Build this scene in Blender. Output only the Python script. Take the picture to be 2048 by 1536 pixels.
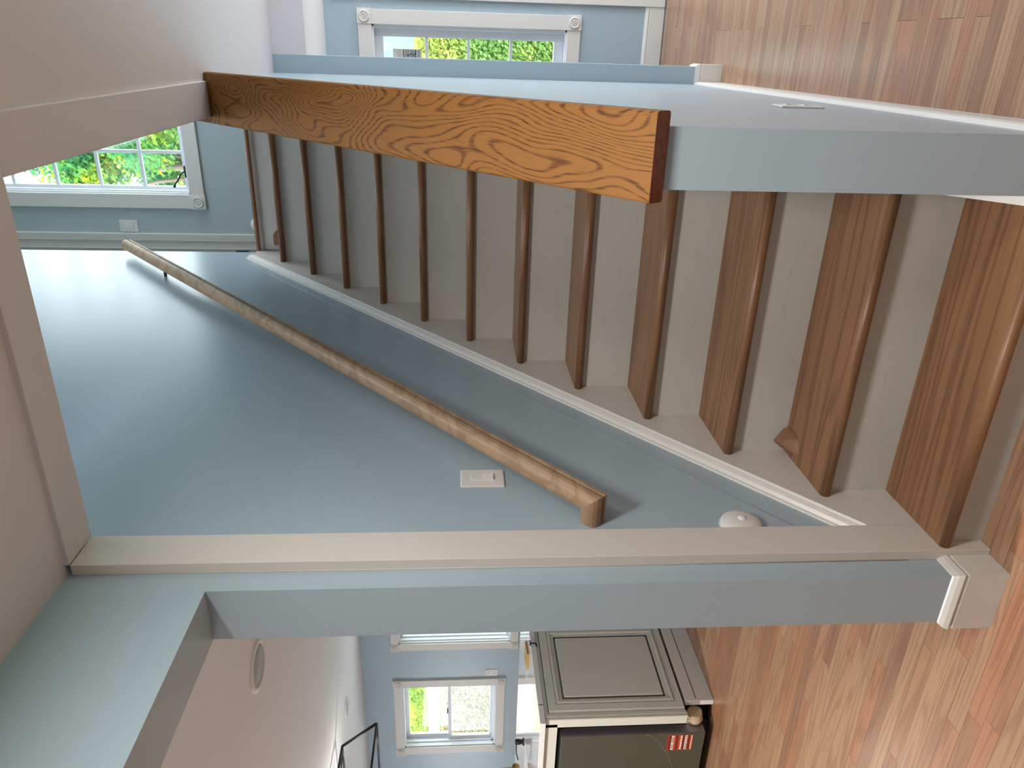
import bpy, bmesh, math, random
from mathutils import Vector, Matrix, Euler

for o in list(bpy.data.objects):
    bpy.data.objects.remove(o)
scn = bpy.context.scene
C = scn.collection
random.seed(7)
DZ = -0.075                      # survey heights -> height above the ground floor

# ------------------------------------------------------------------ camera
FPX, CAM = 1495.18, Vector((1.19047, -1.55875, 1.4965 + DZ))
YAW, PIT, ROL = 0.4256, 0.0711, -0.0008
_f = Vector((-math.sin(YAW) * math.cos(PIT), math.cos(YAW) * math.cos(PIT), -math.sin(PIT)))
_r0 = Vector((math.cos(YAW), math.sin(YAW), 0)); _u0 = _r0.cross(_f)
_r = _r0 * math.cos(ROL) + _u0 * math.sin(ROL); _u = -_r0 * math.sin(ROL) + _u0 * math.cos(ROL)
cd = bpy.data.cameras.new('camera'); cam = bpy.data.objects.new('camera', cd); C.objects.link(cam)
cx, cy, cz = -_u, _r, -_f        # the phone was held on its side: picture left is up
cam.matrix_world = Matrix(((cx.x, cy.x, cz.x, CAM.x), (cx.y, cy.y, cz.y, CAM.y), (cx.z, cy.z, cz.z, CAM.z), (0, 0, 0, 1)))
cd.sensor_fit = 'HORIZONTAL'; cd.sensor_width = 36; cd.lens = 36 * FPX / 2048
cd.clip_start = 0.02; cd.clip_end = 300
scn.camera = cam

# ------------------------------------------------------------------ sky, sun, exposure
w = bpy.data.worlds.new('sky'); scn.world = w; w.use_nodes = True
bg = w.node_tree.nodes['Background']
bg.inputs['Color'].default_value = (0.86, 0.93, 1.0, 1); bg.inputs['Strength'].default_value = 5.0
sl = bpy.data.lights.new('sun', 'SUN'); sun = bpy.data.objects.new('sun', sl); C.objects.link(sun)
sl.energy = 1.6; sl.angle = 0.02; sl.color = (1.0, 0.93, 0.80)
sun.rotation_euler = Vector((0.45, 0.62, -0.80)).to_track_quat('-Z', 'Y').to_euler()
scn.view_settings.view_transform = 'Standard'; scn.view_settings.look = 'None'
scn.view_settings.gamma = 1; scn.view_settings.use_curve_mapping = False
scn.view_settings.exposure = 0.66

def portal(loc, size, direction):
    d = bpy.data.lights.new('daylight_portal', 'AREA'); d.shape = 'RECTANGLE'; d.size, d.size_y = size
    o = bpy.data.objects.new('daylight_portal', d); C.objects.link(o)
    o.location = Vector(loc) + Vector((0, 0, DZ)); o.rotation_euler = Vector(direction).to_track_quat('-Z', 'Y').to_euler()
    d.cycles.is_portal = True
    return o
portal((0.54, 4.33, 4.18), (0.9, 1.6), (0, -1, 0))       # upstairs window
portal((0.91, 4.33, 1.42), (0.85, 1.4), (0, -1, 0))      # sun-room window
portal((-5.21, 4.33, 1.60), (0.95, 1.05), (0, -1, 0))    # kitchen windows
portal((-3.70, 4.33, 1.54), (1.1, 1.2), (0, -1, 0))
portal((3.38, 1.9, 1.55), (1.2, 1.3), (-1, 0, 0))        # hall side opening, unseen, added for light
portal((3.38, 3.5, 1.25), (1.2, 2.2), (-1, 0, 0))        # sun-room side opening out of view, added to brighten
portal((2.38, 3.53, 3.9), (1.1, 1.2), (-1, 0, 0))       # unseen landing opening, put in for light
portal((0.45, 1.0, 5.33), (0.8, 1.6), (0, 0, -1))        # unseen skylight added to light the stairwell
portal((-7.6, 4.33, 1.6), (2.3, 1.2), (0, -1, 0))        # two unseen kitchen openings, added for daylight
portal((-9.18, 0.5, 1.5), (3.0, 1.2), (1, 0, 0))

# ------------------------------------------------------------------ materials
def lin(c):
    return tuple(((v / 255) / 12.92 if v <= 10 else (((v / 255) + 0.055) / 1.055) ** 2.4) for v in c) + (1,)
class NT:
    def __init__(s, name):
        s.m = bpy.data.materials.new(name); s.m.use_nodes = True
        s.t = s.m.node_tree; s.b = s.t.nodes['Principled BSDF']; s.out = s.t.nodes['Material Output']
    def n(s, kind, **kw):
        o = s.t.nodes.new(kind)
        for k, v in kw.items():
            if k in o.inputs: o.inputs[k].default_value = v
            else: setattr(o, k, v)
        return o
    def l(s, a, b): s.t.links.new(a, b)
    def math(s, op, a, b=None):
        o = s.n('ShaderNodeMath', operation=op)
        for i, v in enumerate((a, b)):
            if v is None: continue
            if isinstance(v, (int, float)): o.inputs[i].default_value = v
            else: s.l(v, o.inputs[i])
        return o.outputs[0]
    def ramp(s, fac, stops):
        o = s.n('ShaderNodeValToRGB'); e = o.color_ramp.elements
        while len(e) < len(stops): e.new(0.5)
        for i, (p, c) in enumerate(stops): e[i].position = p; e[i].color = c
        s.l(fac, o.inputs[0]); return o.outputs[0]
    def mix(s, fac, a, b, mode='MIX'):
        o = s.n('ShaderNodeMix', data_type='RGBA', blend_type=mode)
        for i, v in ((0, fac), (6, a), (7, b)):
            if isinstance(v, (int, float)): o.inputs[i].default_value = v
            elif isinstance(v, tuple): o.inputs[i].default_value = v
            else: s.l(v, o.inputs[i])
        return o.outputs[2]
    def coord(s, scale=(1, 1, 1), rot=(0, 0, 0), rnd=False, kind='Object'):
        tc = s.n('ShaderNodeTexCoord'); v = tc.outputs[kind]
        if rnd:
            oi = s.n('ShaderNodeObjectInfo'); mm = s.n('ShaderNodeVectorMath', operation='SCALE')
            mm.inputs[0].default_value = (17.3, 29.1, 11.7); s.l(oi.outputs['Random'], mm.inputs['Scale'])
            ad = s.n('ShaderNodeVectorMath', operation='ADD'); s.l(v, ad.inputs[0]); s.l(mm.outputs[0], ad.inputs[1]); v = ad.outputs[0]
        mp = s.n('ShaderNodeMapping'); mp.inputs['Rotation'].default_value = rot; mp.inputs['Scale'].default_value = scale
        s.l(v, mp.inputs['Vector']); return mp.outputs[0]
    def noise(s, vec, scale=5, detail=3, rough=0.5, dist=0.0):
        o = s.n('ShaderNodeTexNoise'); s.l(vec, o.inputs['Vector'])
        o.inputs['Scale'].default_value = scale; o.inputs['Detail'].default_value = detail
        o.inputs['Roughness'].default_value = rough; o.inputs['Distortion'].default_value = dist
        return o.outputs[0]
    def bump(s, h, strength, dist=0.002):
        o = s.n('ShaderNodeBump'); o.inputs['Strength'].default_value = strength; o.inputs['Distance'].default_value = dist
        s.l(h, o.inputs['Height']); s.l(o.outputs[0], s.b.inputs['Normal'])

def paint(name, rgb, rough=0.45, var=0.05, bump=0.06, scuff=0.0, spec=0.5):
    k = NT(name); v = k.coord()
    n1 = k.noise(v, 2.3, 4); c = lin(rgb)
    col = k.mix(k.math('MULTIPLY', n1, var * 2), c, tuple(x * 0.72 for x in c[:3]) + (1,))
    if scuff:
        n3 = k.noise(k.coord((1.2, 1, 6)), 9, 5, 0.7)
        col = k.mix(k.math('MULTIPLY', k.ramp(n3, [(0.60, (0, 0, 0, 1)), (0.72, (1, 1, 1, 1))]), scuff), col, tuple(x * 0.55 for x in c[:3]) + (1,))
    k.l(col, k.b.inputs['Base Color']); k.b.inputs['Roughness'].default_value = rough
    k.b.inputs['Specular IOR Level'].default_value = spec
    k.bump(k.noise(v, 160, 2), bump, 0.002)
    return k.m
def plain(name, rgb, rough=0.5, metal=0.0, **kw):
    k = NT(name); c = lin(rgb); n = k.noise(k.coord(), 30, 3)
    k.l(k.mix(k.math('MULTIPLY', n, 0.12), c, tuple(x * 0.6 for x in c[:3]) + (1,)), k.b.inputs['Base Color'])
    k.b.inputs['Roughness'].default_value = rough; k.b.inputs['Metallic'].default_value = metal
    for a, b in kw.items(): k.b.inputs[a].default_value = b
    return k.m
def wood(name, light, dark, grain=(0.55, 7, 7), rings=9.0, ringmix=0.6, fine=(4, 180, 180), rough=0.4, rot=(0, 0, 0), rnd=True, tone=0.0, coat=0.0, sharp=(0.35, 0.95), knots=False):
    """growth rings as contour lines of a noise field that is stretched along the grain"""
    k = NT(name); v = k.coord(grain, rot, rnd)
    n = k.noise(v, 1.0, 2.2, 0.42, 0.25)
    s = k.math('SINE', k.math('MULTIPLY', n, rings * 6.2832))
    s = k.math('ADD', k.math('MULTIPLY', s, 0.5), 0.5)
    f = k.noise(k.coord(fine, rot, rnd), 1.0, 4, 0.65)
    s2 = k.math('ADD', k.math('MULTIPLY', s, 0.8), k.math('MULTIPLY', k.math('SUBTRACT', f, 0.5), 1.1))
    r = k.ramp(s2, [(sharp[0], (0, 0, 0, 1)), (sharp[1], (1, 1, 1, 1))])
    lc, dc = lin(light), lin(dark)
    base = lc
    if tone:
        oi = k.n('ShaderNodeObjectInfo'); at = k.n('ShaderNodeAttribute', attribute_name='tint', attribute_type='GEOMETRY')
        t = k.math('FRACT', k.math('ADD', oi.outputs['Random'], at.outputs['Fac']))
        base = k.ramp(t, [(0, lin((int(light[0] * (1 - tone)), int(light[1] * (1 - tone * 1.25)), int(light[2] * (1 - tone * 1.3))))),
                          (0.3, lin((min(255, int(light[0] * 1.02)), int(light[1] * 0.93), int(light[2] * 0.90)))),
                          (0.6, lc), (1, lin((min(255, int(light[0] * (1 + tone * .45))), min(255, int(light[1] * (1 + tone * 0.6))), min(255, int(light[2] * (1 + tone * .6))))))])
    col = k.mix(k.math('MULTIPLY', r, ringmix), base, dc)
    pores = k.ramp(f, [(0.30, (1, 1, 1, 1)), (0.42, (0, 0, 0, 1))])
    col = k.mix(k.math('MULTIPLY', pores, 0.35), col, tuple(x * 0.6 for x in dc[:3]) + (1,))
    k.l(col, k.b.inputs['Base Color']); k.b.inputs['Roughness'].default_value = rough
    k.b.inputs['Coat Weight'].default_value = coat; k.b.inputs['Coat Roughness'].default_value = 0.2
    k.bump(s2, 0.08, 0.0015)
    return k.m

M = {}
M['wall'] = paint('wall_paint_blue_grey', (172, 191, 202), 0.30, 0.05, 0.05)
M['wall_dull'] = paint('wall_paint_matt', (178, 192, 196), 0.55, 0.05, 0.05)
M['ceil'] = paint('ceiling_paint_white', (230, 225, 226), 0.7, 0.03, 0.05)
M['ceil_cool'] = paint('kitchen_ceiling_white', (236, 236, 240), 0.7, 0.03, 0.05)
M['trim'] = paint('trim_paint_white', (226, 222, 216), 0.35, 0.03, 0.02)
M['trim_warm'] = paint('trim_paint_cream', (219, 213, 206), 0.42, 0.05, 0.03)
M['riser'] = paint('riser_paint_scuffed', (213, 210, 202), 0.5, 0.06, 0.04, 0.35)
M['vinyl'] = plain('vinyl_white', (236, 240, 246), 0.35)
M['plastic'] = plain('plastic_white', (232, 230, 226), 0.35)
M['tread'] = wood('tread_oak', (142, 101, 69), (84, 54, 34), (0.5, 10, 10), 9, 0.62, rough=0.42, coat=0.06)
M['cap'] = wood('cap_golden_oak', (148, 100, 47), (82, 46, 18), (1.25, 4.6, 4.6), 42, 0.92, (9, 150, 150), 0.62, rnd=False, coat=0.0, sharp=(0.55, 0.9))
M['cap'].node_tree.nodes['Principled BSDF'].inputs['Specular IOR Level'].default_value = 0.25
M['cap_end'] = wood('cap_end_grain', (128, 66, 32), (74, 34, 16), (20, 14, 14), 9, 0.55, rough=0.4, rnd=False)
SL = math.atan(0.834)
M['rail'] = wood('rail_oak_raw', (176, 146, 116), (126, 96, 70), (8, 0.6, 8), 6, 0.5, (150, 5, 150), 0.5, rot=(-SL, 0, 0), rnd=False)
M['rail_ret'] = wood('rail_oak_return', (166, 134, 104), (118, 88, 62), (0.6, 9, 9), 7, 0.5, rough=0.5, rnd=False)
M['floor'] = wood('floor_oak_strip', (168, 131, 103), (114, 79, 57), (0.8, 13, 13), 9, 0.5, (5, 190, 190), 0.3, tone=0.11, coat=0.1)
M['block'] = wood('offcut_wood', (140, 100, 74), (102, 68, 48), (9, 9, 0.8), 5, 0.4, rough=0.5)
M['board'] = wood('board_wood', (202, 162, 96), (160, 118, 62), (0.8, 8, 8), 5, 0.4, rough=0.5)
M['cab'] = paint('cabinet_paint_ivory', (218, 219, 208), 0.42, 0.03, 0.02)
M['groove'] = plain('glaze_line_dark', (58, 54, 48), 0.6)
M['steel'] = plain('stainless_dark', (100, 102, 88), 0.45, 0.6)
M['steel_side'] = plain('stainless_side', (150, 148, 156), 0.35, 0.8)
M['black'] = plain('black_satin', (22, 22, 24), 0.45)
M['iron'] = plain('bronze_dark', (40, 44, 58), 0.4, 0.5)
M['brass'] = plain('brass', (196, 154, 84), 0.3, 0.9)
M['hinge'] = plain('hinge_steel', (96, 104, 108), 0.4, 0.8)
M['quartz'] = plain('counter_quartz', (238, 238, 238), 0.06)
M['insul'] = plain('insulation_tan', (196, 172, 140), 0.9)
M['lens'] = plain('lamp_lens', (176, 178, 186), 0.5)
M['lens_lit'] = plain('lamp_lens_lit', (250, 245, 235), 0.5, 0.0, **{'Emission Color': (1, 0.95, 0.88, 1), 'Emission Strength': 6.0})
M['sticker'] = plain('sticker_orange', (196, 84, 46), 0.5)
M['sticker_dark'] = plain('sticker_maroon', (120, 34, 16), 0.5)
M['paper'] = plain('paper_white', (235, 232, 224), 0.6)
M['ink'] = plain('ink_dark', (48, 48, 52), 0.6)
M['ink_grey'] = plain('ink_grey', (176, 178, 178), 0.6)
M['caulk'] = paint('paint_ridge', (150, 166, 174), 0.5)
M['caulk_line'] = paint('caulk_cream', (196, 192, 182), 0.6)
M['cord'] = plain('cord_white', (225, 225, 225), 0.5)
def glass_mat():
    k = NT('window_glass'); t = k.n('ShaderNodeBsdfTransparent'); t.inputs[0].default_value = (0.9, 0.94, 0.93, 1)
    g = k.n('ShaderNodeBsdfGlossy'); g.inputs['Roughness'].default_value = 0.01
    lw = k.n('ShaderNodeLayerWeight'); lw.inputs['Blend'].default_value = 0.5
    fac = k.math('ADD', k.math('MULTIPLY', k.math('POWER', lw.outputs['Facing'], 4.0), 0.7), 0.035)
    nz = k.noise(k.coord(), 3, 2); gx = k.mix(0.05, (1, 1, 1, 1), nz); k.l(gx, g.inputs[0])
    mx = k.n('ShaderNodeMixShader'); k.l(fac, mx.inputs[0]); k.l(t.outputs[0], mx.inputs[1]); k.l(g.outputs[0], mx.inputs[2])
    k.l(mx.outputs[0], k.out.inputs['Surface']); return k.m
M['glass'] = glass_mat()
def leaf_mat(name, a, b, c, scale=1.2):
    k = NT(name); v = k.coord(); n = k.noise(v, scale, 2); n2 = k.noise(v, scale * 9, 2)
    f = k.math('ADD', k.math('MULTIPLY', n, 0.7), k.math('MULTIPLY', n2, 0.3))
    col = k.ramp(f, [(0.40, lin(a)), (0.53, lin(b)), (0.66, lin(c))])
    d = k.n('ShaderNodeBsdfDiffuse'); tr = k.n('ShaderNodeBsdfTranslucent'); k.l(col, d.inputs[0]); k.l(col, tr.inputs[0])
    mx = k.n('ShaderNodeMixShader'); mx.inputs[0].default_value = 0.35; k.l(d.outputs[0], mx.inputs[1]); k.l(tr.outputs[0], mx.inputs[2])
    k.l(mx.outputs[0], k.out.inputs['Surface']); return k.m
M['leaf_tree'] = leaf_mat('leaves_tree', (58, 128, 96), (104, 160, 82), (232, 222, 52), 0.8)
M['leaf_hedge'] = leaf_mat('leaves_hedge', (140, 178, 104), (188, 200, 110), (228, 222, 140), 0.9)  # leaves made paler, outdoor haze put into the colour
M['leaf_dry'] = leaf_mat('leaves_dry', (150, 152, 96), (188, 168, 136), (204, 184, 166), 1.1)
M['bark'] = plain('bark', (120, 104, 90), 0.9)
M['lawn'] = plain('lawn_green', (116, 138, 70), 0.9)
M['concrete'] = paint('reflector_concrete', (214, 210, 202), 0.9)  # for the added slab that bounces daylight onto the ceilings
M['teal'] = paint('siding_teal', (176, 214, 204), 0.7)

# ------------------------------------------------------------------ mesh helpers
class MB:
    def __init__(s): s.v = []; s.f = []; s.smooth = set()
    def add(s, vs, fs, smooth=False):
        k = len(s.v); s.v += [Vector(p) for p in vs]
        for f in fs:
            if smooth: s.smooth.add(len(s.f))
            s.f.append([i + k for i in f])
        return s
    def box(s, x0, x1, y0, y1, z0, z1):
        vs = [(x, y, z) for x in (x0, x1) for y in (y0, y1) for z in (z0, z1)]
        return s.add(vs, [(0, 1, 3, 2), (4, 6, 7, 5), (0, 4, 5, 1), (2, 3, 7, 6), (0, 2, 6, 4), (1, 5, 7, 3)])
    def prism(s, poly, a0, a1, axis='X'):
        """closed polygon (p, q) extruded from a0 to a1; axis X: (p,q)=(y,z), Y: (x,z), Z: (x,y)"""
        def P(a, p, q): return {'X': (a, p, q), 'Y': (p, a, q), 'Z': (p, q, a)}[axis]
        n = len(poly); vs = [P(a0, *q) for q in poly] + [P(a1, *q) for q in poly]
        fs = [list(range(n))[::-1], list(range(n, 2 * n))] + [(i, (i + 1) % n, n + (i + 1) % n, n + i) for i in range(n)]
        return s.add(vs, fs)
    def lathe(s, prof, base, axis, seg=32):
        """profile [(r, h)] turned about an axis through base"""
        ax = Vector(axis).normalized(); t = ax.orthogonal().normalized(); b = ax.cross(t); base = Vector(base)
        vs = []; n = len(prof)
        for i in range(seg):
            a = 2 * math.pi * i / seg; d = t * math.cos(a) + b * math.sin(a)
            vs += [base + d * r + ax * h for r, h in prof]
        fs = [(i * n + j, ((i + 1) % seg) * n + j, ((i + 1) % seg) * n + j + 1, i * n + j + 1) for i in range(seg) for j in range(n - 1)]
        return s.add(vs, fs, True)
    def tube(s, pts, rad, seg=8):
        pts = [Vector(p) for p in pts]; n = len(pts); rads = rad if isinstance(rad, (list, tuple)) else [rad] * n
        ref = None; rings = []
        for i, p in enumerate(pts):
            d = (pts[min(i + 1, n - 1)] - pts[max(i - 1, 0)]).normalized()
            if ref is None: ref = d.orthogonal().normalized()
            ref = (ref - d * ref.dot(d)).normalized(); bb = d.cross(ref)
            rings.append([p + (ref * math.cos(2 * math.pi * j / seg) + bb * math.sin(2 * math.pi * j / seg)) * rads[i] for j in range(seg)])
        vs = [q for r in rings for q in r]
        fs = [(i * seg + j, i * seg + (j + 1) % seg, (i + 1) * seg + (j + 1) % seg, (i + 1) * seg + j) for i in range(n - 1) for j in range(seg)]
        s.add(vs, fs, True); s.add(rings[0], [list(range(seg))[::-1]]); s.add(rings[-1], [list(range(seg))]); return s
    def sweep(s, path, prof, side=1, closed_ends=True):
        """profile [(out, z)] swept along a floor path [(x, y)] with mitred corners"""
        P = [Vector((x, y)) for x, y in path]; n = len(P); rings = []
        for i, p in enumerate(P):
            ns = []
            if i > 0: d = (p - P[i - 1]).normalized(); ns.append(Vector((-d.y, d.x)) * side)
            if i < n - 1: d = (P[i + 1] - p).normalized(); ns.append(Vector((-d.y, d.x)) * side)
            m = ns[0] if len(ns) == 1 else (ns[0] + ns[1]) / (1 + ns[0].dot(ns[1]))
            rings.append([(p.x + m.x * o, p.y + m.y * o, z) for o, z in prof])
        k = len(prof); vs = [q for r in rings for q in r]
        fs = [(i * k + j, i * k + (j + 1) % k, (i + 1) * k + (j + 1) % k, (i + 1) * k + j) for i in range(n - 1) for j in range(k)]
        s.add(vs, fs)
        if closed_ends: s.add(rings[0], [list(range(k))[::-1]]); s.add(rings[-1], [list(range(k))])
        return s
    def slab(s, us, vs_, holes, w0, w1, plane):
        """panel on the grid of edges us x vs_ with rectangular holes (u0,u1,v0,v1), thickness w0..w1"""
        us = sorted(set(us + [h[0] for h in holes] + [h[1] for h in holes])); vv = sorted(set(vs_ + [h[2] for h in holes] + [h[3] for h in holes]))
        P = {'XZ': lambda u, v, w: (u, w, v), 'YZ': lambda u, v, w: (w, u, v), 'XY': lambda u, v, w: (u, v, w)}[plane]
        nu, nv = len(us), len(vv)
        def solid(i, j):
            if not (0 <= i < nu - 1 and 0 <= j < nv - 1): return False
            a, b = (us[i] + us[i + 1]) / 2, (vv[j] + vv[j + 1]) / 2
            return not any(h[0] < a < h[1] and h[2] < b < h[3] for h in holes)
        idx = lambda i, j, k: (i * nv + j) * 2 + k
        pts = [P(us[i], vv[j], w) for i in range(nu) for j in range(nv) for w in (w0, w1)]; fs = []
        for i in range(nu - 1):
            for j in range(nv - 1):
                if not solid(i, j): continue
                fs.append((idx(i, j, 0), idx(i, j + 1, 0), idx(i + 1, j + 1, 0), idx(i + 1, j, 0)))
                fs.append((idx(i, j, 1), idx(i + 1, j, 1), idx(i + 1, j + 1, 1), idx(i, j + 1, 1)))
                if not solid(i - 1, j): fs.append((idx(i, j, 0), idx(i, j, 1), idx(i, j + 1, 1), idx(i, j + 1, 0)))
                if not solid(i + 1, j): fs.append((idx(i + 1, j, 0), idx(i + 1, j + 1, 0), idx(i + 1, j + 1, 1), idx(i + 1, j, 1)))
                if not solid(i, j - 1): fs.append((idx(i, j, 0), idx(i + 1, j, 0), idx(i + 1, j, 1), idx(i, j, 1)))
                if not solid(i, j + 1): fs.append((idx(i, j + 1, 0), idx(i, j + 1, 1), idx(i + 1, j + 1, 1), idx(i + 1, j + 1, 0)))
        return s.add(pts, fs)
    def hull(s, pts):
        b = bmesh.new()
        for p in pts: b.verts.new(p)
        bmesh.ops.convex_hull(b, input=b.verts); b.verts.ensure_lookup_table()
        for i, v in enumerate(b.verts): v.index = i
        s.add([v.co.copy() for v in b.verts], [[v.index for v in f.verts] for f in b.faces]); b.free(); return s
    def build(s, name, mat, parent=None, origin=None, bevel=0, seg=2, kind=None, label=None, cat=None, group=None, normals=True):
        og = Vector(parent['_o']) if parent is not None and '_o' in parent else Vector(origin if origin else (0, 0, 0))
        me = bpy.data.meshes.new(name); used = sorted({i for f in s.f for i in f}); mp = {j: i for i, j in enumerate(used)}
        me.from_pydata([s.v[j] - og for j in used], [], [[mp[i] for i in f] for f in s.f])
        if s.smooth:
            for i in s.smooth: me.polygons[i].use_smooth = True
        if normals:
            b = bmesh.new(); b.from_mesh(me); bmesh.ops.remove_doubles(b, verts=b.verts, dist=1e-6); bmesh.ops.recalc_face_normals(b, faces=b.faces); b.to_mesh(me); b.free()
        me.materials.append(M[mat] if isinstance(mat, str) else mat)
        o = bpy.data.objects.new(name, me); C.objects.link(o)
        if parent is not None: o.parent = parent
        else: o.location = og + Vector((0, 0, DZ))
        o['_o'] = tuple(og)
        if bevel:
            m = o.modifiers.new('soft_edges', 'BEVEL'); m.width = bevel; m.segments = seg; m.limit_method = 'ANGLE'; m.angle_limit = 0.6
        tag(o, label, cat, group, kind); return o
def tag(o, label=None, cat=None, group=None, kind=None):
    if label: o['label'] = label
    if cat: o['category'] = cat
    if group: o['group'] = group
    if kind: o['kind'] = kind
    return o
def thing(name, loc, label=None, cat=None, group=None, kind=None):
    o = bpy.data.objects.new(name, None); C.objects.link(o); o.empty_display_size = 0.1
    o.location = Vector(loc) + Vector((0, 0, DZ)); o['_o'] = tuple(loc)
    return tag(o, label, cat, group, kind)
def S(mb, name, mat, label, **kw):
    return mb.build(name, mat, kind='structure', label=label, **kw)
ZF, ZC, ZU = 0.075, 2.461, 2.735       # ground floor, ceiling, upper floor

# ------------------------------------------------------------------ room shell
WB = 4.15
W_SUN = (0.52, 1.30, 0.744, 2.087); W_K1 = (-5.643, -4.776, 1.117, 2.07); W_K2 = (-4.207, -3.2, 0.987, 2.09); W_UP = (0.13, 0.95, 3.455, 4.95)
S(MB().slab([-9, 3.2], [-0.1, 2.60], [W_SUN, W_K1, W_K2, (-8.75, -6.45, 1.0, 2.2)], WB, WB + 0.15, 'XZ'), 'wall_back', 'wall', 'pale blue back wall with the kitchen and sun-room windows')  # leftmost opening is unseen, added to bring daylight into the kitchen
S(MB().slab([-1.4, 2.2], [2.60, 5.2], [W_UP], WB, WB + 0.15, 'XZ'), 'wall_landing', 'wall_dull', 'blue-grey landing wall around the upstairs window')
S(MB().prism([(-4, ZF), (-1.5, ZF), (-1.5, 2.108), (-0.078, 2.108), (-0.078, ZF), (WB, ZF), (WB, 2.6), (3.13, 2.6), (3.13, 5.2), (-0.078, 5.2), (-0.078, 2.61), (-4, 2.61)], -0.18, -0.03, 'X'),
  'wall_left', 'wall', 'blue-grey stair side wall with the opening to the kitchen')
# the sloping knee wall beside the stairs (a touch out of parallel with the far wall)
skew = lambda y: -0.008 * (y - 0.03)
def capz(y): return 1.10 + 0.865 * y
mb = MB().prism([(0.03, ZF), (0.03, capz(0.03) - 0.062), (1.640, ZC), (2.87, ZC), (2.87, ZF)], 0.922, 1.05, 'X')
for p in mb.v: p.x += skew(p.y)
S(mb, 'wall_right', 'wall', 'sloping half-height stair wall with a narrow grey end')
S(MB().box(1.0, 1.117, 2.75, 2.87, ZF, ZC), 'wall_hall', 'wall', 'short wall stub beside the sun-room opening')
S(MB().box(1.117, 3.2, 2.75, 2.87, 2.285, ZC), 'trim_4', 'ceil', 'white header over the sun-room opening')
S(MB().box(-9, 3.2, -4.15, -4.0, -0.1, 2.6), 'wall_front', 'wall_dull', 'front wall behind the camera')
S(MB().slab([-4, WB], [-0.1, 2.6], [(1.3, 2.5, 0.9, 2.2), (2.9, 4.12, 0.15, 2.38)], 3.2, 3.35, 'YZ'), 'wall_side', 'wall_dull', 'far right side wall with unseen openings added to let in daylight')  # openings cut to brighten hall and sun room, neither is in view
S(MB().slab([-4, WB], [-0.1, 2.6], [(-1.0, 2.0, 0.9, 2.1)], -9.15, -9.0, 'YZ'), 'wall_kitchen', 'wall_dull', 'far kitchen side wall with an unseen opening added for daylight')  # opening put in for kitchen light, out of view
# upper storey around the stairwell
S(MB().box(0.91, 1.04, 0.0, 2.9, ZU, 5.2), 'wall_upper_right', 'wall_dull', 'upstairs wall along the right of the stairwell')
S(MB().box(-0.03, 1.04, 0.0, 0.11, ZU, 5.2), 'wall_upper_near', 'wall_dull', 'upstairs wall at the near end of the stairwell')
S(MB().slab([2.9, WB], [2.6, 5.2], [(2.98, 4.08, 3.3, 4.5)], 2.2, 2.35, 'YZ'), 'wall_upper_side', 'wall_dull', 'landing side wall with an unseen opening added to light the stairs')  # opening added to throw light on the stair wall
S(MB().box(1.04, 2.2, 2.8, 2.9, ZU, 5.2).box(-1.4, -0.18, 3.03, 3.13, ZU, 5.2).box(-1.5, -1.4, 3.03, WB, ZU, 5.2), 'wall_upper_left', 'wall_dull', 'landing hall walls upstairs')
S(MB().slab([-1.5, 2.35], [-0.1, 4.3], [(0.05, 0.85, 0.2, 1.8)], 5.2, 5.3, 'XY'), 'ceiling_upper', 'ceil', 'white ceiling with an unseen skylight opening added to light the stairwell')  # skylight added to brighten the upper risers and stair wall
# ceilings
S(MB().slab([-0.03, 3.2], [-4, 2.87], [(-0.03, 0.905, 0.114, 2.87)], ZC, ZU - 0.02, 'XY').box(1.04, 3.2, 2.87, WB, 2.405, ZU - 0.02).box(-0.03, 1.04, 3.12, WB, 2.405, ZU - 0.02),
  'ceiling', 'ceil', 'white hall ceiling around the stairwell opening')
S(MB().box(-9, -0.18, -4, WB, ZC, 2.6), 'ceiling_kitchen', 'ceil_cool', 'white kitchen ceiling')
S(MB().box(-1.4, 2.2, 3.085, WB, ZU - 0.02, ZU), 'floor_upper', 'tread', 'upper landing floor boards')
# painted boards lining the stairwell opening
S(MB().box(0.0, 1.037, -0.008, 0.114, 2.448, ZC + 0.002), 'trim_1', 'ceil', 'flat board under the near edge of the stairwell opening', bevel=0.002)
S(MB().box(0.908, 1.037, 0.114, 1.70, 2.448, ZC + 0.002), 'trim_2', 'ceil', 'flat board under the right edge of the stairwell opening', bevel=0.002)
t3 = S(MB().box(-0.03, 0.0, -0.008, 0.112, ZF, 2.448), 'trim_3', 'trim_warm', 'tall cream jamb board at the foot of the stairs', bevel=0.002)
MB().tube([(-0.029, -0.0075, 0.30), (-0.0285, -0.0085, 1.2), (-0.029, -0.0075, 2.40)], 0.0022, 6).build('caulk_bead', 'caulk_line', t3)
MB().tube([(-0.0305, y, 0.42 + 0.812 * y) for y in (0.155, 0.6, 1.1, 1.8, 2.69)], 0.0022, 6).build('paint_ridge', 'caulk', bpy.data.objects['wall_left'])

BASE = [(0, ZF), (0.013, ZF), (0.013, ZF + 0.108), (0.010, ZF + 0.114), (0.015, ZF + 0.122), (0.011, ZF + 0.134), (0.004, ZF + 0.144), (0, ZF + 0.146)]
def baseboard(name, path, side, label, h=1.0):
    return S(MB().sweep(path, [(o, ZF + (z - ZF) * h) for o, z in BASE], side), name, 'trim', label)
baseboard('baseboard_left', [(-0.03, -0.008), (-0.03, -0.078), (-0.18, -0.078), (-0.18, 1.9)], 1, 'white baseboard wrapped around the wall end by the kitchen')
baseboard('baseboard_right', [(0.923, 0.03), (1.05, 0.03), (1.05 + skew(2.75), 2.75), (1.117, 2.75), (1.117, 2.87)], -1, 'white baseboard along the sloping stair wall')
baseboard('baseboard_back', [(-0.03, WB), (1.475, WB)], -1, 'white baseboard under the sun-room window', 0.9)

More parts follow.
